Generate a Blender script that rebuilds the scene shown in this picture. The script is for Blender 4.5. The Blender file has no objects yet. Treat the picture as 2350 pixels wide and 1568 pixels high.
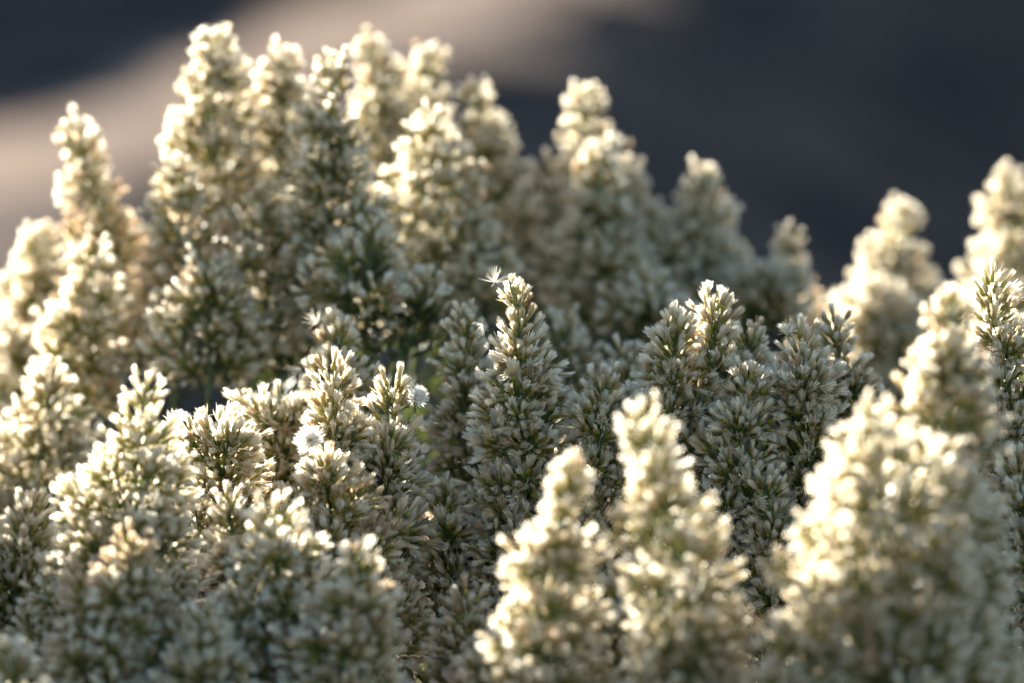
import bpy, math, random
import numpy as np
from mathutils import Vector, Matrix

# ------------------------------------------------------------------ camera, sky, sun, exposure
scene = bpy.context.scene
COL = scene.collection
R = math.radians
LENS, SENSOR, FOCUS, PITCH = 200.0, 36.0, 3.06, R(8.0)
CAM_Z = 1.02 + FOCUS * math.sin(PITCH)
CAM_Y = -FOCUS * math.cos(PITCH)
cam_data = bpy.data.cameras.new('camera')
cam_data.lens, cam_data.sensor_width = LENS, SENSOR
cam_data.clip_start, cam_data.clip_end = 0.05, 3000.0
cam_data.dof.use_dof = True
cam_data.dof.focus_distance = FOCUS - 0.012
cam_data.dof.aperture_fstop = 3.9
cam = bpy.data.objects.new('camera', cam_data)
cam.location = (0, CAM_Y, CAM_Z)
cam.rotation_euler = (math.pi / 2 - PITCH, 0, 0)
COL.objects.link(cam)
scene.camera = cam
CAM = Vector(cam.location)
FWD = Vector((0, math.cos(PITCH), -math.sin(PITCH)))
UPV = Vector((0, math.sin(PITCH), math.cos(PITCH)))
RGT = Vector((1, 0, 0))
PXW, PXH = 2350.0, 1568.0

def mpp(depth):                       # metres per photo pixel at a distance
    return SENSOR / LENS * depth / PXW

def at(px, py, depth):                # photo pixel + distance -> point
    return CAM + FWD * depth + RGT * ((px - PXW / 2) * mpp(depth)) + UPV * ((PXH / 2 - py) * mpp(depth))

SUN_AZ, SUN_EL = R(-33.0), R(11.5)    # azimuth from +Y towards +X
world = bpy.data.worlds.new('World')
scene.world = world
world.use_nodes = True
wn = world.node_tree.nodes
bg = wn['Background']
sky = wn.new('ShaderNodeTexSky')
sky.sky_type = 'NISHITA'
sky.sun_disc = False
sky.sun_elevation = SUN_EL
sky.sun_rotation = SUN_AZ
sky.dust_density = 0.4
sky.ozone_density = 2.0
world.node_tree.links.new(sky.outputs[0], bg.inputs[0])
bg.inputs[1].default_value = 0.031
sun_data = bpy.data.lights.new('sun', 'SUN')
sun_data.energy = 5.0
sun_data.angle = R(0.53)
sun_data.color = (1.0, 0.92, 0.80)
sun = bpy.data.objects.new('sun', sun_data)
SUN_DIR = Vector((math.sin(SUN_AZ) * math.cos(SUN_EL), math.cos(SUN_AZ) * math.cos(SUN_EL), math.sin(SUN_EL)))
sun.rotation_euler = SUN_DIR.to_track_quat('Z', 'Y').to_euler()
sun.location = (-4, 8, 6)
COL.objects.link(sun)
vs = scene.view_settings
vs.view_transform = 'Standard'
vs.look = 'None'
vs.exposure = 3.42
vs.gamma = 1.0
vs.use_curve_mapping = False
scene.cycles.max_bounces = 10
scene.cycles.diffuse_bounces = 6
scene.cycles.transmission_bounces = 8

# ------------------------------------------------------------------ materials
def new_mat(name):
    m = bpy.data.materials.new(name)
    m.use_nodes = True
    nt = m.node_tree
    for n in list(nt.nodes):
        nt.nodes.remove(n)
    out = nt.nodes.new('ShaderNodeOutputMaterial')
    return m, nt, out

def ramp(nt, src, stops):
    r = nt.nodes.new('ShaderNodeValToRGB')
    e = r.color_ramp.elements
    while len(e) < len(stops):
        e.new(0.5)
    for i, (p, c) in enumerate(stops):
        e[i].position = p
        e[i].color = (*c, 1)
    nt.links.new(src, r.inputs[0])
    return r.outputs[0]

def mixc(nt, fac, a, b, mode='MIX'):
    n = nt.nodes.new('ShaderNodeMix')
    n.data_type = 'RGBA'
    n.blend_type = mode
    for sock, v in ((n.inputs[0], fac), (n.inputs[6], a), (n.inputs[7], b)):
        if isinstance(v, (int, float)):
            sock.default_value = v
        elif isinstance(v, tuple):
            sock.default_value = (*v, 1)
        else:
            nt.links.new(v, sock)
    return n.outputs[2]

def thin(nt, out, col_d, col_t, fac, gloss=0.0, rough=0.4):
    d = nt.nodes.new('ShaderNodeBsdfDiffuse')
    t = nt.nodes.new('ShaderNodeBsdfTranslucent')
    for n, c in ((d, col_d), (t, col_t)):
        if isinstance(c, tuple):
            n.inputs[0].default_value = (*c, 1)
        else:
            nt.links.new(c, n.inputs[0])
    m = nt.nodes.new('ShaderNodeMixShader')
    m.inputs[0].default_value = fac
    nt.links.new(d.outputs[0], m.inputs[1])
    nt.links.new(t.outputs[0], m.inputs[2])
    last = m
    if gloss:
        g = nt.nodes.new('ShaderNodeBsdfGlossy')
        g.inputs['Roughness'].default_value = rough
        g.inputs[0].default_value = (1, 1, 1, 1)
        last = nt.nodes.new('ShaderNodeMixShader')
        last.inputs[0].default_value = gloss
        nt.links.new(m.outputs[0], last.inputs[1])
        nt.links.new(g.outputs[0], last.inputs[2])
    nt.links.new(last.outputs[0], out.inputs[0])

# silky bristles: tan where they leave the head, cream white at the frayed tips
m_pap, nt, out = new_mat('pappus_bristle')
att = nt.nodes.new('ShaderNodeAttribute'); att.attribute_name = 'along'
geo = nt.nodes.new('ShaderNodeNewGeometry')
inf = nt.nodes.new('ShaderNodeObjectInfo')
c1 = ramp(nt, att.outputs['Fac'], [(0.0, (0.36, 0.31, 0.14)), (0.35, (0.74, 0.67, 0.49)), (0.75, (0.88, 0.83, 0.71)), (1.0, (0.94, 0.92, 0.87))])
isl = ramp(nt, geo.outputs['Random Per Island'], [(0.0, (0.72, 0.69, 0.62)), (0.35, (0.94, 0.93, 0.90)), (1.0, (1, 1, 1))])
c2 = mixc(nt, 0.75, c1, isl, 'MULTIPLY')
per = ramp(nt, inf.outputs['Random'], [(0.0, (0.56, 0.40, 0.25)), (0.10, (0.84, 0.73, 0.58)), (0.3, (0.97, 0.95, 0.90)), (1.0, (1, 1, 1))])
c3 = mixc(nt, 0.85, c2, per, 'MULTIPLY')
thin(nt, out, c3, c3, 0.48, 0.04, 0.35)

# green-yellow overlapping bracts of each head
m_bract, nt, out = new_mat('bract')
att = nt.nodes.new('ShaderNodeAttribute'); att.attribute_name = 'along'
tc = nt.nodes.new('ShaderNodeTexCoord')
vor = nt.nodes.new('ShaderNodeTexVoronoi'); vor.inputs['Scale'].default_value = 900
nt.links.new(tc.outputs['Object'], vor.inputs['Vector'])
inf = nt.nodes.new('ShaderNodeObjectInfo')
c1 = ramp(nt, att.outputs['Fac'], [(0.0, (0.13, 0.18, 0.02)), (0.55, (0.31, 0.31, 0.04)), (1.0, (0.42, 0.37, 0.12))])
cv = ramp(nt, vor.outputs['Distance'], [(0.0, (1, 1, 1)), (0.7, (0.7, 0.62, 0.5))])
c2 = mixc(nt, 0.6, c1, cv, 'MULTIPLY')
c3 = mixc(nt, ramp(nt, inf.outputs['Random'], [(0.5, (0, 0, 0)), (1.0, (0.55, 0.55, 0.55))]), c2, (0.34, 0.20, 0.06))
thin(nt, out, c3, c3, 0.35, 0.05, 0.4)

m_stem, nt, out = new_mat('green_stem')
tc = nt.nodes.new('ShaderNodeTexCoord')
nz = nt.nodes.new('ShaderNodeTexNoise'); nz.inputs['Scale'].default_value = 60
nt.links.new(tc.outputs['Object'], nz.inputs['Vector'])
thin(nt, out, ramp(nt, nz.outputs['Fac'], [(0.3, (0.05, 0.085, 0.018)), (0.7, (0.12, 0.15, 0.04))]), (0.12, 0.2, 0.03), 0.15, 0.05)

m_leaf, nt, out = new_mat('narrow_leaf')
geo = nt.nodes.new('ShaderNodeNewGeometry')
c = ramp(nt, geo.outputs['Random Per Island'], [(0.0, (0.03, 0.042, 0.018)), (0.6, (0.05, 0.066, 0.024)), (1.0, (0.085, 0.095, 0.034))])
ct = ramp(nt, geo.outputs['Random Per Island'], [(0.0, (0.035, 0.05, 0.012)), (1.0, (0.075, 0.085, 0.02))])
thin(nt, out, c, ct, 0.3, 0.03, 0.4)

m_hair, nt, out = new_mat('loose_silk_hair')
thin(nt, out, (0.9, 0.88, 0.84), (0.9, 0.87, 0.8), 0.5, 0.15, 0.3)
m_seed, nt, out = new_mat('seed_brown')
thin(nt, out, (0.20, 0.12, 0.06), (0.2, 0.12, 0.05), 0.1)

def ground_mat(name, lo, hi, sc):
    m, nt, out = new_mat(name)
    tc = nt.nodes.new('ShaderNodeTexCoord')
    n1 = nt.nodes.new('ShaderNodeTexNoise'); n1.inputs['Scale'].default_value = sc; n1.inputs['Detail'].default_value = 6
    n2 = nt.nodes.new('ShaderNodeTexNoise'); n2.inputs['Scale'].default_value = sc * 14; n2.inputs['Detail'].default_value = 4
    nt.links.new(tc.outputs['Object'], n1.inputs['Vector'])
    nt.links.new(tc.outputs['Object'], n2.inputs['Vector'])
    c = ramp(nt, n1.outputs['Fac'], [(0.35, lo), (0.68, hi)])
    c = mixc(nt, 0.5, c, ramp(nt, n2.outputs['Fac'], [(0.3, (0.55, 0.52, 0.5)), (0.7, (1, 1, 1))]), 'MULTIPLY')
    b = nt.nodes.new('ShaderNodeBump'); b.inputs['Strength'].default_value = 0.4; b.inputs['Distance'].default_value = 0.02
    nt.links.new(n2.outputs['Fac'], b.inputs['Height'])
    p = nt.nodes.new('ShaderNodeBsdfPrincipled')
    p.inputs['Roughness'].default_value = 0.95
    p.inputs['Specular IOR Level'].default_value = 0.0
    nt.links.new(c, p.inputs['Base Color'])
    nt.links.new(b.outputs[0], p.inputs['Normal'])
    nt.links.new(p.outputs[0], out.inputs[0])
    return m
m_ground = ground_mat('dark_stony_soil', (0.034, 0.032, 0.033), (0.135, 0.102, 0.085), 1.5)
m_light_band = ground_mat('light_band_soil', (0.20, 0.156, 0.127), (0.29, 0.228, 0.185), 2.0)  # paler soil colour that brightens the band of sunlight on the ground

# ------------------------------------------------------------------ helpers
def mesh_obj(name, verts, faces, mats, parent=None, along=None, mi=None, smooth=False, loc=None):
    me = bpy.data.meshes.new(name)
    me.from_pydata([tuple(v) for v in verts], [], [tuple(f) for f in faces])
    for m in mats:
        me.materials.append(m)
    if mi is not None:
        me.polygons.foreach_set('material_index', np.asarray(mi, dtype=np.int32))
    if along is not None:
        a = me.attributes.new('along', 'FLOAT', 'POINT')
        a.data.foreach_set('value', np.asarray(along, dtype=np.float32))
    if smooth:
        me.polygons.foreach_set('use_smooth', np.ones(len(me.polygons), dtype=bool))
    me.update()
    o = bpy.data.objects.new(name, me)
    COL.objects.link(o)
    if parent is not None:
        o.parent = parent
    if loc is not None:
        o.location = loc
    return o

def tube(V, F, pts, radii, sides=5):
    base = len(V)
    n = len(pts)
    for i, p in enumerate(pts):
        a = pts[max(i - 1, 0)]; b = pts[min(i + 1, n - 1)]
        d = (b - a).normalized()
        x = d.cross(Vector((0.3, 0.9, 0.31))).normalized()
        y = d.cross(x)
        for k in range(sides):
            t = 2 * math.pi * k / sides
            V.append(p + (x * math.cos(t) + y * math.sin(t)) * radii[i])
    for i in range(n - 1):
        for k in range(sides):
            k2 = (k + 1) % sides
            F.append((base + i * sides + k, base + i * sides + k2, base + (i + 1) * sides + k2, base + (i + 1) * sides + k))
    F.append(tuple(base + (n - 1) * sides + k for k in range(sides)))

# ------------------------------------------------------------------ terrain
SD = Vector((0.18, 0.984))           # run of the sunlit bench on the ground
P0 = Vector((-1.24, 10.6))
CURV, D0 = 0.39, 0.04
def sstep(a, b, x):
    t = min(1, max(0, (x - a) / (b - a)))
    return t * t * (3 - 2 * t)
UDOT = -math.sin(SUN_AZ) * SD.y + math.cos(SUN_AZ) * SD.x
SHADE_BANK_H = 2.54 * math.tan(SUN_EL) / UDOT      # height of the added bank, its shade ending at the light band
def terrain(x, y):
    u = (x - P0.x) * SD.y - (y - P0.y) * SD.x      # across the bench, + towards the right
    v = (x - P0.x) * SD.x + (y - P0.y) * SD.y
    wob = 0.04 * math.sin(v * 1.3) + 0.04 * math.sin(v * 3.1 + 1)
    u2 = u + wob
    z = 0.0
    far = sstep(5.0, 8.0, y)
    d = max(0.0, u2 - D0)
    dm = 0.6 / CURV                                # the bench rolls over into a falling slope
    if d < dm:
        z -= far * 0.5 * CURV * d * d
    else:
        z -= far * (0.5 * CURV * dm * dm + 0.6 * min(d - dm, 2.5))
    z += SHADE_BANK_H * sstep(-1.5, -2.6, u2) * sstep(2.0, 7.0, y)
    z += 0.012 * math.sin(x * 2.1 + 0.5) * math.sin(y * 1.7) + 0.006 * math.sin(x * 5.3) * math.sin(y * 4.7 + x)
    return z

def spaced(lo, hi, fine_lo, fine_hi, step, grow):
    a = [fine_lo]
    s = step
    while a[0] > lo:
        s *= grow
        a.insert(0, a[0] - s)
    while a[-1] < fine_hi:
        a.append(a[-1] + step)
    s = step
    while a[-1] < hi:
        s *= grow
        a.append(a[-1] + s)
    return a
gx = spaced(-400, 400, -5, 5, 0.12, 1.35)
gy = spaced(-60, 600, -1, 20, 0.15, 1.35)
V = [(x, y, terrain(x, y)) for y in gy for x in gx]
nx = len(gx)
F = [(j * nx + i, j * nx + i + 1, (j + 1) * nx + i + 1, (j + 1) * nx + i) for j in range(len(gy) - 1) for i in range(nx - 1)]
g = mesh_obj('ground', V, F, [m_ground], smooth=True)
g['kind'] = 'structure'
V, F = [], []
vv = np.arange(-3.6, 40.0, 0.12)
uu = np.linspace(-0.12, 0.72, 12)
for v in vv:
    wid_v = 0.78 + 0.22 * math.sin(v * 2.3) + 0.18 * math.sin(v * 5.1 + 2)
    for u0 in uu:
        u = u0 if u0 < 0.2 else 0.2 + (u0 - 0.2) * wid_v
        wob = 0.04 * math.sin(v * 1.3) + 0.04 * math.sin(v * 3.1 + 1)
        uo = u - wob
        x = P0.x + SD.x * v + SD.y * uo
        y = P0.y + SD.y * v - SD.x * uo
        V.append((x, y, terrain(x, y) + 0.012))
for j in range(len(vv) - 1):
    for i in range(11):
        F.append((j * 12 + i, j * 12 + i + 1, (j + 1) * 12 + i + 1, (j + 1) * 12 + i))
t = mesh_obj('light_band', V, F, [m_light_band], smooth=True)  # strip of paler colour laid over the sunlit band to brighten it
t['kind'] = 'structure'

# ------------------------------------------------------------------ seed head templates
def head_geo(rng, openness=0.0, fine=26, broad=14):
    """one seed head, base at origin, pointing +Z, about 10.5 mm long (metres)"""
    mm = 0.001
    V, F, A, MI = [], [], [], []
    Li = rng.uniform(3.6, 4.4); ri = rng.uniform(1.1, 1.4)
    prof = [(0.0, 0.35), (0.22, 0.95), (0.55, 1.0), (0.85, 0.74), (1.0, 0.62)]
    S = 6
    for (h, r) in prof:
        for k in range(S):
            t = 2 * math.pi * k / S + h * 0.6
            V.append((ri * r * math.cos(t) * mm, ri * r * math.sin(t) * mm, Li * h * mm)); A.append(h)
    for i in range(len(prof) - 1):
        for k in range(S):
            F.append((i * S + k, i * S + (k + 1) % S, (i + 1) * S + (k + 1) % S, (i + 1) * S + k)); MI.append(1)
    Lp = rng.uniform(6.6, 8.6)
    bud = openness < 0
    openness = max(0.0, openness)
    if bud:
        Lp *= 0.72
    flare = rng.uniform(1.55, 2.3) + openness * 5.0
    if bud:
        flare *= 0.6
    def blade(ang, r0, r1, z0, z1, w0, w1, w2, tw, bend):
        b = len(V)
        c, s = math.cos(ang), math.sin(ang)
        tx, ty = -math.sin(ang + tw), math.cos(ang + tw)
        for (q, w) in ((0.0, w0), (0.62, w1)):
            rr = r0 + (r1 - r0) * (q ** (0.75 + bend * 0.6)); zz = z0 + (z1 - z0) * q
            for sg in (-1, 1):
                V.append(((rr * c + sg * w * tx) * mm, (rr * s + sg * w * ty) * mm, zz * mm)); A.append(q)
        rr, zz = r1, z1
        if w2 > 0.1:
            for sg in (-1, 1):
                V.append(((rr * c + sg * w2 * tx) * mm, (rr * s + sg * w2 * ty) * mm, (zz + rng.uniform(-.5, .5)) * mm)); A.append(1.0)
            F.append((b, b + 1, b + 3, b + 2)); MI.append(0)
            F.append((b + 2, b + 3, b + 5, b + 4)); MI.append(0)
        else:
            V.append((rr * c * mm, rr * s * mm, zz * mm)); A.append(1.0)
            F.append((b, b + 1, b + 3, b + 2)); MI.append(0)
            F.append((b + 2, b + 3, b + 4)); MI.append(0)
    for k in range(broad):
        a = 2 * math.pi * (k + rng.uniform(-.3, .3)) / broad
        q = rng.uniform(0.25, 1.0)
        blade(a, 0.6 * q, flare * q * rng.uniform(.75, 1.05), Li * 0.82, Li + Lp * rng.uniform(0.80, 1.0) * (1 - 0.35 * openness * q), 0.36, 0.58, rng.choice((0.0, 0.22, 0.4)), rng.uniform(-.5, .5), rng.uniform(0, .5))
    for k in range(fine):
        a = rng.uniform(0, 2 * math.pi)
        q = math.sqrt(rng.uniform(0.05, 1.0))
        blade(a, 0.3 * q, flare * q * rng.uniform(1.0, 1.5), Li * 0.85, Li + Lp * rng.uniform(0.88, 1.12) * (1 - 0.4 * openness * q), 0.10, 0.14, 0.0, rng.uniform(-1.2, 1.2), rng.uniform(0, .8))
    return V, F, A, MI

rng = random.Random(7)
HEADS, LITE = [], []
for i in range(14):
    op = -1.0 if i < 2 else 0.0 if i < 9 else (0.15 if i < 12 else 0.45)
    V, F, A, MI = head_geo(rng, op)
    o = mesh_obj('seed_head', V, F, [m_pap, m_bract], along=A, mi=MI)
    HEADS.append(o.data)
    bpy.data.objects.remove(o)
for i in range(8):
    V, F, A, MI = head_geo(rng, 0.0 if i < 6 else 0.15, fine=6, broad=9)
    T, TM = [], []
    for f, m in zip(F, MI):
        T.append((f[0], f[1], f[2])); TM.append(m)
        if len(f) == 4:
            T.append((f[0], f[2], f[3])); TM.append(m)
    LITE.append((np.array(V, dtype=np.float32), np.array(T, dtype=np.int32), np.array(A, dtype=np.float32), np.array(TM, dtype=np.int32)))

# ------------------------------------------------------------------ cluster templates: pedicels + where the heads sit
def rot_to(d, spin):
    return d.to_track_quat('Z', 'Y').to_matrix().to_4x4() @ Matrix.Rotation(spin, 4, 'Z')
CLUSTERS = []
for ci in range(20):
    n = rng.choice((14, 15, 16, 17, 18)) if ci >= 4 else rng.choice((8, 9))
    dome = ci >= 16
    if dome:
        n = rng.choice((15, 16, 17))
    V, F, slots = [], [], []
    off = rng.uniform(0, 6.28)
    for k in range(n):
        q = (k + 0.35) / n
        th = R(6 + (62 if dome else 74) * math.sqrt(q)) + rng.uniform(-.13, .13)
        ph = off + k * 2.39996 + rng.uniform(-.3, .3)
        d = Vector((math.sin(th) * math.cos(ph), math.sin(th) * math.sin(ph), math.cos(th)))
        ped = rng.uniform(0.0045, 0.0088) * (1.1 - 0.35 * q)
        start = Vector((0, 0, -0.004 * q - 0.002))
        base = start + d * ped + Vector((0, 0, 0.0035 * (1 - q)))
        tube(V, F, [start, (start + base) / 2 + d * 0.0003, base + d * 0.0004], [0.00045, 0.00038, 0.00042], 4)
        hd = (d + Vector((0, 0, rng.uniform(0.1, 0.5))) + Vector((rng.uniform(-.2, .2), rng.uniform(-.2, .2), rng.uniform(-.1, .1)))).normalized()
        slots.append((Matrix.Translation(base) @ rot_to(hd, rng.uniform(0, 6.28)) @ Matrix.Scale(rng.uniform(0.88, 1.2), 4), rng.randrange(1000)))
    o = mesh_obj('flower_cluster', V, F, [m_stem])
    CLUSTERS.append((o.data, slots))
    bpy.data.objects.remove(o)

# ------------------------------------------------------------------ flower spikes
def leaf(V, F, p, d, side, ln, w):
    n = d.cross(side).normalized()
    b = len(V)
    V += [p, p + d * ln * 0.45 + side * w + n * 0.0006, p + d * ln * 0.45 - side * w + n * 0.0006, p + d * ln - n * ln * 0.12]
    F += [(b, b + 1, b + 2), (b + 1, b + 3, b + 2)]

CAP = 300
def make_spike(label, group, tip, bot, hw, dep, seed, k=1.3, dens=1.0, lean=0.0):
    rg = random.Random(seed * 7919 + 13)
    depth = FOCUS + dep
    if 'crisp pointed spike with' not in label:
        f = {GF: 1.2, GG: 1.18}.get(group, 1.22)
        hw *= f; k *= 0.85
    if dep < 0.12:
        bot = (bot[0], bot[1] + 80)
    L_px = math.hypot(bot[0] - tip[0], bot[1] - tip[1])
    L = L_px * mpp(depth)
    Wd = hw * mpp(depth)
    T = at(tip[0], tip[1], depth) + Vector((0, 0, -0.010))
    B = at(bot[0], bot[1], depth + L * math.sin(PITCH) + lean)
    # the stem bends down to the ground, gathering towards the middle of its bush
    G = Vector((B.x * 0.8 + rg.uniform(-.02, .02), B.y * 0.85 + rg.uniform(-.02, .02) + 0.02, 0))
    G.z = terrain(G.x, G.y) - 0.02
    root = bpy.data.objects.new('flower_spike', None)
    root.empty_display_size = 0.03
    COL.objects.link(root)
    root.location = G
    root['label'] = label
    root['category'] = 'flower spike'
    root['group'] = group
    bow = Vector((rg.uniform(-1, 1), rg.uniform(-1, 1), 0)) * 0.015
    def axis(s):                       # 0 tip .. 1 bottom of the flowered part
        return T.lerp(B, s) + bow * math.sin(math.pi * min(1, s)) * (L / 0.2)
    SV, SF = [], []
    pts = [axis(i / 7.0) - G for i in range(8)]
    rad = [0.0006 + 0.0013 * i / 7 for i in range(8)]
    dd = (axis(1.0) - axis(0.9)).normalized()
    hgt = (B - G).length
    P1 = B + dd * hgt * 0.4
    for i in range(1, 7):
        q = i / 6
        a = B.lerp(P1, q); b2 = P1.lerp(G, q)
        pts.append(a.lerp(b2, q) - G); rad.append(0.0019 + 0.002 * q)
    tube(SV, SF, pts, rad, 6)
    # where the clusters sit
    places = []
    lobes = [(rg.uniform(.12, .95) * L, rg.uniform(0, 6.28)) for _ in range(3 + int(L / 0.03))]
    s_mm = 0.0
    row = 0
    spin = rg.uniform(0, 6.28)
    s_m = 0.006
    while s_m < L:
        env = Wd * (1 - math.exp(-s_m / (k * Wd))) * (0.86 + 0.36 * s_m / L)
        rho = max(0.0, env * 1.06 - 0.0125)
        n = 1 if rho < 0.0015 else max(2, round(dens * 2 * math.pi * (rho + 0.006) / 0.0225))
        if row == 0:
            n = 1; rho = 0
        for j in range(n):
            ang = spin + 2 * math.pi * (j + rg.uniform(-.22, .22)) / n
            g = max(math.exp(-((s_m - a) / 0.017) ** 2 - (math.remainder(ang - b, 2 * math.pi) / 0.75) ** 2) for a, b in lobes)
            rr = rho * rg.uniform(0.74, 0.98) * (0.94 + 0.42 * g) + 0.003 * g * (rho > .002)
            sm = min(L, max(0.0, s_m + rg.uniform(-.006, .006)))
            if row == 0: sm = 0.002
            places.append((sm, ang, rr, row))
        if row == 0 and 'flat-topped' in label:       # flat and twin tops: a ring of tufts round the first
            for j in range(5):
                places.append((0.005 + rg.uniform(0, .005), spin + j * 1.257 + rg.uniform(-.2, .2), Wd * rg.uniform(.42, .6), 1))
        if rho > 0.020:                # inner fill so the heart is not hollow
            for j in range(max(1, n // 3)):
                places.append((min(L, s_m + rg.uniform(-.008, .008)), rg.uniform(0, 6.28), rho * rg.uniform(.35, .6), row))
        spin += 0.9 + rg.uniform(-.3, .3)
        s_m += 0.0085 if row == 0 else (0.0125 if rho < 0.006 else 0.0195) * rg.uniform(.85, 1.15)
        row += 1
    recs = []
    for (sm, ang, rr, row) in places:
        A0 = axis(sm / L)
        out = Vector((math.cos(ang), math.sin(ang), 0))
        tilt = R(4) if row == 0 else R(rg.uniform(36, 62)) * min(1.0, 0.45 + rr / 0.012)
        d = (Vector((0, 0, 1)) * math.cos(tilt) + out * math.sin(tilt)).normalized()
        C = A0 + out * rr + Vector((0, 0, rr * 0.25))
        if row:
            A1 = axis(min(1.0, (sm + 0.006 + rr * 0.8) / L))
            tube(SV, SF, [A1 - G, (A1 + C) / 2 + out * rr * 0.12 - G, C - G], [0.0008, 0.0007, 0.0005], 4)
        small = (row <= 1 or rr < 0.003) and row > 0
        ti = rg.randrange(16, 20) if row == 0 else (rg.randrange(0, 4) if small and rg.random() < 0.3 else rg.randrange(4, 20))
        sc = 0.78 if row == 0 and 'crisp pointed spike with' in label else rg.uniform(0.8, 1.16)
        M = Matrix.Translation(C - G) @ rot_to(d, rg.uniform(0, 6.28)) @ Matrix.Scale(sc, 4)
        recs.append((M, ti, (C + G * 0 - CAM).dot(FWD)))
    stem = mesh_obj('stem', SV, SF, [m_stem], root, smooth=True)
    # green narrow leaves up the stem, too many and too small to pick apart
    LV, LF = [], []
    for i in range(int(150 + 1300 * L)):
        q = rg.uniform(0.25, 1.0) if rg.random() < 0.3 else rg.uniform(0.9, 2.0)
        p = axis(q) if q <= 1 else B + dd * (q - 1) * L
        a = rg.uniform(0, 6.28)
        o = Vector((math.cos(a), math.sin(a), 0))
        d = (o + Vector((0, 0, rg.uniform(0.2, 1.3)))).normalized()
        leaf(LV, LF, p + o * rg.uniform(0.001, (0.35 if q < 1 else 0.8) * Wd) - G, d, d.cross(Vector((rg.uniform(-1, 1), rg.uniform(-1, 1), 1))).normalized(), rg.uniform(.008, .015), rg.uniform(.0010, .0018))
    lf = mesh_obj('foliage', LV, LF, [m_leaf], root)
    lf['kind'] = 'stuff'
    # the clusters that face the camera hold separate heads, the rest of a big spike is one mass
    order = sorted(range(len(recs)), key=lambda i: recs[i][2])
    used, rest = 0, []
    for i in order:
        M, ti, _ = recs[i]
        me, slots = CLUSTERS[ti]
        if used + len(slots) > CAP:
            rest.append(i)
            continue
        used += len(slots)
        c = bpy.data.objects.new('flower_cluster', me)
        COL.objects.link(c)
        c.parent = root
        c.matrix_local = M
        for (m, hid) in slots:
            h = bpy.data.objects.new('seed_head', HEADS[(hid + i) % len(HEADS)])
            COL.objects.link(h)
            h.parent = c
            h.matrix_local = m
    if rest:
        vs_, fs_, as_, ms_ = [], [], [], []
        nb = 0
        for i in rest:
            M, ti, _ = recs[i]
            me, slots = CLUSTERS[ti]
            for (m, hid) in slots:
                X = np.array(M @ m, dtype=np.float32)
                v, f, a, mi = LITE[(hid + i) % len(LITE)]
                vs_.append(v @ X[:3, :3].T + X[:3, 3]); fs_.append(f + nb); as_.append(a); ms_.append(mi)
                nb += len(v)
        v = np.concatenate(vs_); f = np.concatenate(fs_); a = np.concatenate(as_); mi = np.concatenate(ms_)
        me = bpy.data.meshes.new('far_side_seed_heads')
        me.vertices.add(len(v)); me.vertices.foreach_set('co', v.ravel())
        me.loops.add(f.size); me.loops.foreach_set('vertex_index', f.ravel())
        me.polygons.add(len(f))
        me.polygons.foreach_set('loop_start', np.arange(0, f.size, 3, dtype=np.int32))
        me.materials.append(m_pap); me.materials.append(m_bract)
        me.polygons.foreach_set('material_index', mi)
        at_ = me.attributes.new('along', 'FLOAT', 'POINT'); at_.data.foreach_set('value', a)
        me.update(calc_edges=True)
        o = bpy.data.objects.new('far_side_seed_heads', me)
        COL.objects.link(o)
        o.parent = root
        o['kind'] = 'stuff'
    return root

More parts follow.
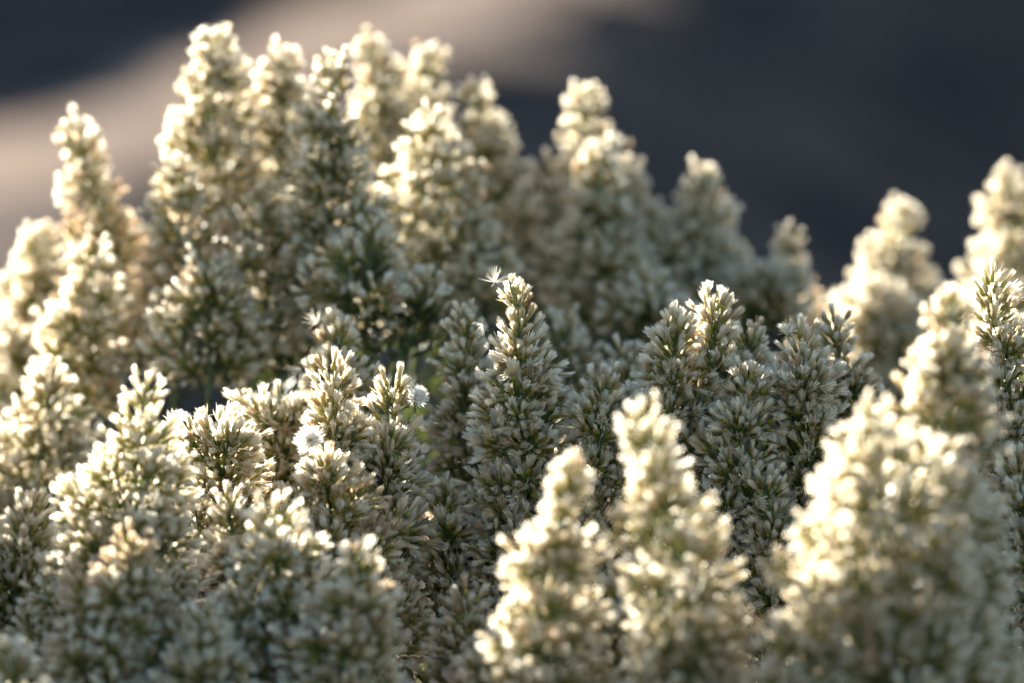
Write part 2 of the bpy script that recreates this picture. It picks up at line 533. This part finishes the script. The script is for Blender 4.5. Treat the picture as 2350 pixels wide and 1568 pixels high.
GB = 'seed spikes of the tall bush behind'
GC = 'seed spikes of the low blue-grey bush behind'
GD = 'seed spikes glowing at the far edge'
GF = 'seed spikes of the middle row'
GG = 'seed spikes of the front row'
SPIKES = [
 # label, group, tip px, bottom px, half width px, depth offset m, profile k
 ('slim bright spike standing alone at the outer end of the tall bush', GB, (178, 292), (205, 860), 72, .31, 1.1),
 ('short glowing spike leaning on the outer flank of the slim bright spike', GB, (90, 530), (105, 900), 72, .38, .8),
 ('rounded glowing spike in front of the slim bright spike', GB, (212, 568), (185, 930), 72, .26, .8),
 ('low washed-out spike at the outermost foot of the tall bush', GB, (25, 650), (40, 1010), 72, .42, .8),
 ('squat dim spike under the low washed-out spike of the tall bush', GB, (110, 850), (110, 1200), 110, .20, .8),
 ('spike with a ragged bright edge beside the broad twin-topped head', GB, (395, 362), (405, 900), 88, .26, .9),
 ('taller half of the broad twin-topped head, brilliantly rimmed with light', GB, (490, 90), (540, 640), 88, .30, .7),
 ('shorter half of the broad twin-topped head, its crown split in tufts', GB, (648, 116), (625, 640), 66, .32, .7),
 ('tall pointed spike rising next to the broad twin-topped head', GB, (768, 125), (785, 820), 104, .22, 2.0),
 ('brightly lit two-tipped spike standing behind the tall pointed spike', GB, (852, 95), (860, 560), 54, .42, .8),
 ('blunt sunlit spike behind the round-shouldered spike of the tall bush', GB, (988, 118), (965, 600), 70, .45, .8),
 ('round-shouldered spike with a white crown in the tall bush', GB, (992, 262), (965, 780), 98, .30, .8),
 ('pale smooth spike at the shaded end of the tall bush', GB, (1090, 192), (1105, 720), 62, .42, 1.2),
 ('brownish seed head mass below the broad twin-topped head', GB, (605, 430), (640, 920), 112, .24, .8),
 ('wide shaded spike below the tall pointed spike', GB, (850, 505), (840, 930), 125, .19, .8),
 ('dark leafy spike at the foot of the brownish seed head mass', GB, (470, 590), (480, 960), 92, .20, .8),
 ('shaded spike under the round-shouldered spike', GB, (1065, 470), (1065, 860), 95, .30, .8),
 ('deep-shaded spike low in the tall bush behind the pointed sunlit spike', GB, (960, 640), (950, 960), 100, .17, .8),
 ('high blue-grey spike with a few sunlit tufts on its tip', GC, (1338, 212), (1335, 820), 68, .43, 1.0),
 ('broad blue-grey spike directly before the high one with sunlit tufts', GC, (1372, 332), (1385, 840), 115, .38, 1.5),
 ('hazy blue-grey shoulder between the tall bush and the high tufted spike', GC, (1262, 385), (1255, 820), 66, .46, .8),
 ('stubby spike with one glowing knob beside the hazy shoulder', GC, (1197, 462), (1195, 800), 45, .42, .7),
 ('round blue-grey shoulder on the outer side of the broad blue-grey spike', GC, (1440, 402), (1445, 830), 66, .46, .8),
 ('thumb-shaped spike with a bright white cap and shaded stem', GC, (1612, 382), (1600, 830), 58, .43, .8),
 ('low spike with a small bright tuft at the foot of the thumb-shaped spike', GC, (1502, 478), (1500, 860), 66, .41, .8),
 ('dim fluffy spike sloping away below the thumb-shaped spike', GC, (1682, 578), (1680, 860), 66, .45, .8),
 ('small ragged spike with spread sunlit tufts beyond the dim slope', GC, (1812, 528), (1800, 820), 46, .42, 1.1),
 ('flat-topped dim spike carrying the small ragged one on its shoulder', GC, (1752, 605), (1750, 860), 62, .40, .6),
 ('lowest blurred grey-blue spike at the end of the low bush', GC, (1862, 698), (1862, 900), 58, .52, .6),
 ('shaded spike deep between the pointed sunlit spike and the leafy trio', GC, (1500, 640), (1490, 960), 120, .30, .8),
 ('dark leafy spike behind the gap beside the crisp pointed sunlit spike', GC, (1290, 740), (1290, 1060), 90, .22, .8),
 ('dim spike in the hollow behind the glowing blurred twins', GC, (1440, 800), (1440, 1100), 90, .16, .8),
 ('cream glowing spike standing clear against the dark hillside', GD, (2072, 478), (2065, 800), 74, .52, .9),
 ('pillowy glowing foot spike wrapped round the clear cream spike', GD, (2000, 640), (2010, 960), 88, .48, .6),
 ('second pillowy foot spike on the outer side of the clear cream spike', GD, (2120, 650), (2110, 960), 76, .50, .6),
 ('tallest far cream spike half hidden by the crisp green-flecked spike', GD, (2312, 396), (2305, 900), 86, .52, .9),
 ('crisp pointed spike with a sunlit side and a loose seed on top', GF, (1186, 645), (1150, 1500), 138, .0, 1.5),
 ('slender shaded spike tucked behind the crisp pointed sunlit spike', GF, (1065, 712), (1030, 1260), 62, .08, 1.0),
 ('shaded dome-topped spike at the foot of the crisp pointed sunlit spike', GF, (1015, 1110), (1045, 1480), 82, .01, .8),
 ('flat-topped shaded spike beside the dome-topped one', GF, (1180, 1190), (1150, 1520), 78, .0, .7),
 ('bright nodding-topped spike with wispy hairs behind the warm lit spike', GF, (772, 735), (790, 1040), 72, .085, .6),
 ('warm lit cream spike next to the silky round puff', GF, (765, 842), (785, 1300), 76, .0, .9),
 ('small glowing spike peeping out behind the warm lit cream spike', GF, (845, 858), (850, 1150), 34, .08, .8),
 ('thin reddish-beige spike with a fluffy side tuft', GF, (905, 878), (920, 1340), 60, .0, .8),
 ('flat-topped dark-hearted spike with a single thread of silk', GF, (500, 968), (515, 1300), 88, .0, .5),
 ('glaring white spike between the flat-topped and warm lit spikes', GF, (640, 912), (655, 1240), 78, .06, .6),
 ('broad glaring white mound under the warm lit cream spike', GF, (748, 1040), (775, 1480), 138, -.07, .7),
 ('crisp shaded spike between the pointed sunlit spike and the leafy trio', GF, (1382, 848), (1372, 1330), 84, .0, .55),
 ('broad crisp shaded spike, first of the leafy trio', GF, (1552, 728), (1550, 1260), 102, .02, .8),
 ('slim side tip rising from the broad crisp shaded spike', GF, (1640, 685), (1640, 1050), 42, .03, .8),
 ('dome-topped shaded spike in the middle of the leafy trio', GF, (1722, 745), (1722, 1120), 56, .05, .6),
 ('long shaded spike in front of the leafy trio', GF, (1722, 850), (1712, 1440), 88, -.01, .9),
 ('bushy shaded spike with a loose seed above it', GF, (1838, 768), (1850, 1300), 80, .0, .6),
 ('soft shaded spike behind the bushy one with a loose seed', GF, (1915, 728), (1925, 1180), 62, .06, .9),
 ('low shaded spike between the glowing twins and the huge front spike', GF, (1762, 1078), (1750, 1620), 78, -.04, .8),
 ('crisp green-flecked spike at the edge of the far glowing spikes', GF, (2275, 640), (2315, 1330), 92, .0, 1.0),
 ('pale shaded spike below the crisp green-flecked spike', GF, (2335, 1038), (2315, 1640), 84, -.06, .8),
 ('shaded filler spike behind the dome of the leafy trio', GF, (1830, 1050), (1830, 1400), 70, .03, .8),
 ('tall blurred spike with a dazzling crown, rising from the front corner', GG, (335, 868), (285, 1640), 156, -.15, 1.1),
 ('broad blurred shaded spike below the dazzling crown', GG, (305, 1228), (300, 1760), 150, -.21, .8),
 ('blurred grey-white mound below the glaring white mound', GG, (625, 1165), (640, 1760), 150, -.18, .8),
 ('blurred shaded spike beside the grey-white mound', GG, (825, 1258), (830, 1760), 112, -.22, .8),
 ('blurred white-tipped small spike between the dazzling crown and the mound', GG, (525, 1130), (520, 1500), 62, -.10, .8),
 ('sunlit blurred spike with green stems at the outer corner', GG, (70, 1150), (55, 1660), 92, -.09, .8),
 ('glaring out-of-focus tuft lowest in the outer corner', GG, (28, 1488), (30, 1800), 70, -.27, .6),
 ('smaller of the glowing blurred twins with warm brown base', GG, (1312, 1062), (1312, 1760), 98, -.28, 1.5),
 ('larger of the glowing blurred twins, leaning, with light spots', GG, (1478, 948), (1550, 1760), 114, -.30, 1.3),
 ('upper glowing point of the huge blurred front spike', GG, (2185, 680), (2150, 1200), 92, -.28, 1.2),
 ('huge blurred front spike with a glowing shoulder', GG, (2005, 925), (2040, 1800), 190, -.34, .8),
 ('second trunk of the huge blurred front spike, green-spotted', GG, (2150, 1010), (2170, 1800), 130, -.31, .8),
 ('low shaded tuft at the foot of the crisp pointed sunlit spike', GG, (1072, 1368), (1065, 1760), 82, -.12, .6),
 ('lowest shaded blur before the low shaded tuft', GG, (1135, 1465), (1130, 1800), 92, -.20, .6),
 ('blurred bluish tuft below the larger of the glowing twins', GG, (1562, 1428), (1570, 1850), 112, -.27, .6),
 ('shaded low spike seen between the glowing blurred twins', GG, (1432, 1300), (1430, 1700), 90, -.16, .7),
 ('shaded blurred tuft between the two broad mounds of the front corner', GG, (470, 1400), (470, 1800), 110, -.24, .7),
 ('shaded blurred spike at the inner foot of the huge front spike', GG, (1870, 1330), (1880, 1800), 100, -.33, .8),
]
GE = 'seed spikes of the bush going on past its glowing flank'
for (x, y, d) in ((-165, 660, .20), (-340, 620, .22), (-520, 640, .17), (-255, 880, .06), (-430, 900, .0), (-600, 700, .08), (-150, 1000, -.10), (-350, 960, -.13)):
    SPIKES.append(('cream seed spike growing on beyond the glowing outer flank of the bush', GE, (x, y), (x, y + 560), 100, d, .9))
for i, (lab, grp, tip, bot, hw, dep, k) in enumerate(SPIKES):
    if (grp == GC and tip[1] < 650) or (grp == GB and tip[0] > 300):
        bot = (bot[0], min(bot[1], 745 if tip[0] > 700 else 860))
    dim = any(w in lab for w in ('deep-shaded', 'shaded spike deep', 'wide shaded', 'dark leafy', 'shaded spike under', 'brownish', 'dim spike in'))
    make_spike(lab, grp, tip, bot, hw, dep, tip[0] + tip[1], k, (0.4 if tip[0] > 700 else 0.65) if dim else 1.0)

# ------------------------------------------------------------------ tall slim shrub, unseen, added up-sun to shade the low bush behind
def shade_shrub(loc, height, wid, label, seed):
    rg = random.Random(seed)
    root = bpy.data.objects.new('shade_shrub', None)
    COL.objects.link(root)
    root.location = loc
    root['label'] = label
    root['category'] = 'shrub'
    V, F = [], []
    for j in range(5):
        a = j * 1.2566
        o = Vector((math.cos(a), math.sin(a), 0))
        tube(V, F, [o * .012, o * wid * .3 + Vector((0, 0, height * .35)), o * wid * .38 + Vector((0, 0, height * .7)), o * wid * .1 + Vector((0, 0, height * .97))], [.012, .009, .006, .002], 6)
    mesh_obj('trunk', V, F, [m_stem], root, smooth=True)
    V, F = [], []
    for i in range(9000):
        q = rg.uniform(.22, 1.0) ** .8
        rr = wid * (0.25 + 0.75 * math.sin(math.pi * min(1, (1.02 - q) * 1.15 + .12)) ** .6) * math.sqrt(rg.uniform(.05, 1)) * (1 + .15 * math.sin(q * 40))
        a = rg.uniform(0, 6.28)
        o = Vector((math.cos(a), math.sin(a), 0))
        d = (o + Vector((rg.uniform(-.5, .5), rg.uniform(-.5, .5), rg.uniform(.2, 1.4)))).normalized()
        leaf(V, F, o * rr + Vector((0, 0, q * height)), d, d.cross(Vector((rg.uniform(-1, 1), rg.uniform(-1, 1), 1))).normalized(), rg.uniform(.02, .035), rg.uniform(.003, .005))
    mesh_obj('crown', V, F, [m_leaf], root)['kind'] = 'stuff'
C0 = at(1430, 320, FOCUS + .42)
q = 2.3
sp = C0 + SUN_DIR * q
shade_shrub((sp.x, sp.y, terrain(sp.x, sp.y)), sp.z - 0.035 - terrain(sp.x, sp.y), .10, 'slim tall green shrub added out of view to shade the low blue-grey bush', 77)

# ------------------------------------------------------------------ loose silky seeds caught on the spikes
def loose_seed(px, py, dep, label, n, span, seed, up=(0, 0, 1), spread=120):
    rg = random.Random(seed)
    P = at(px, py, FOCUS + dep)
    root = bpy.data.objects.new('loose_seed', None)
    COL.objects.link(root)
    root.empty_display_size = 0.01
    root.location = P
    root['label'] = label
    root['category'] = 'loose seed'
    root['group'] = 'loose seeds caught on the spikes'
    V, F = [], []
    q = Vector(up).normalized().to_track_quat('Z', 'Y').to_matrix()
    for i in range(n):
        th = R(rg.uniform(8, spread)); ph = rg.uniform(0, 6.28)
        d = q @ Vector((math.sin(th) * math.cos(ph), math.sin(th) * math.sin(ph), math.cos(th)))
        ln = span * rg.uniform(.75, 1.1)
        sag = q @ Vector((rg.uniform(-.1, .1), rg.uniform(-.1, .1), rg.uniform(-.05, .15)))
        tube(V, F, [d * 0.0002, d * ln * .5 + sag * ln * .25, d * ln + sag * ln * .6], [.00012, .00010, .00006], 3)
    mesh_obj('silk_hair', V, F, [m_hair], root)
    V, F = [], []
    d = q @ Vector((0.2, 0.1, -1)).normalized()
    tube(V, F, [Vector((0, 0, 0)), d * .0008, d * .002, d * .0028], [.00015, .00035, .0003, .0001], 5)
    mesh_obj('seed', V, F, [m_seed], root)

loose_seed(1136, 648, -.006, 'star-like loose seed caught on the tip of the pointed sunlit spike', 34, .0085, 3, (-.2, -.2, 1), 115)
loose_seed(1812, 762, .0, 'loose seed hovering on the bushy shaded spike of the leafy trio', 26, .0075, 4, (0, -.3, 1), 100)
loose_seed(728, 742, .07, 'blurred loose seed on the nodding-topped bright spike', 26, .0085, 5, (-.6, 0, 1), 90)
loose_seed(2290, 634, .0, 'loose seed with few hairs on the crisp green-flecked spike', 14, .0075, 6, (.2, 0, 1), 60)
loose_seed(690, 845, .07, 'loose seed dangling at the outer side of the bright nodding spike', 12, .009, 7, (-.6, 0, -.8), 70)
loose_seed(1108, 745, .0, 'loose seed hanging down the sunlit side of the pointed spike', 14, .0075, 8, (-.4, -.2, -.8), 80)
loose_seed(1270, 1075, -.004, 'pale seed tuft clinging to the shaded side of the pointed spike', 26, .008, 9, (.8, -.5, .4), 85)

# silky round puff: a head whose hairs have opened into a ball
def puff(px, py, dep, r, label, seed, face=(0, 0, .15)):
    rg = random.Random(seed)
    P = at(px, py, FOCUS + dep)
    root = bpy.data.objects.new('silk_puff', None)
    COL.objects.link(root)
    root.empty_display_size = 0.01
    root.location = P
    root['label'] = label
    root['category'] = 'seed puff'
    V, F = [], []
    for i in range(1000):
        d = (Vector((rg.gauss(0, .58), rg.gauss(0, .58), rg.gauss(0, .58))) + Vector(face)).normalized()
        w = d.cross(Vector((rg.gauss(0, 1), rg.gauss(0, 1), rg.gauss(0, 1)))).normalized()
        ln = r * rg.uniform(.62, 1.15)
        b = len(V)
        V += [d * r * .1 - w * .00012, d * r * .1 + w * .00012, d * ln * .7 + w * .00016, d * ln * .7 - w * .00016, d * ln]
        F += [(b, b + 1, b + 2, b + 3), (b + 3, b + 2, b + 4)]
    mesh_obj('silk_hair', V, F, [m_hair], root)
    V, F = [], []
    tube(V, F, [Vector((0, 0, -.008)), Vector((0, 0, -.004)), Vector((0, 0, 0)), Vector((0, 0, .0015))], [.0004, .0011, .0013, .0004], 6)
    mesh_obj('bract_cup', V, F, [m_stem], root, smooth=True)
puff(712, 1010, -.03, .0085, 'silky round white puff on the side of the warm lit cream spike', 21)
puff(952, 915, -.012, .0075, 'fluffy white puff on the side of the thin reddish-beige spike', 22, (.75, -.1, .6))

# a single thread of spider silk between two tops
V, F = [], []
A, B = at(420, 985, FOCUS), at(560, 968, FOCUS)
tube(V, F, [A.lerp(B, q) + Vector((0, 0, .006 * math.sin(math.pi * q))) for q in np.linspace(0, 1, 9)], [.00009] * 9, 3)
o = mesh_obj('silk_thread', V, F, [m_hair])
o['label'] = 'fine thread of silk arching over the flat-topped dark-hearted spike'
o['category'] = 'thread'
print('objects', len(bpy.data.objects))
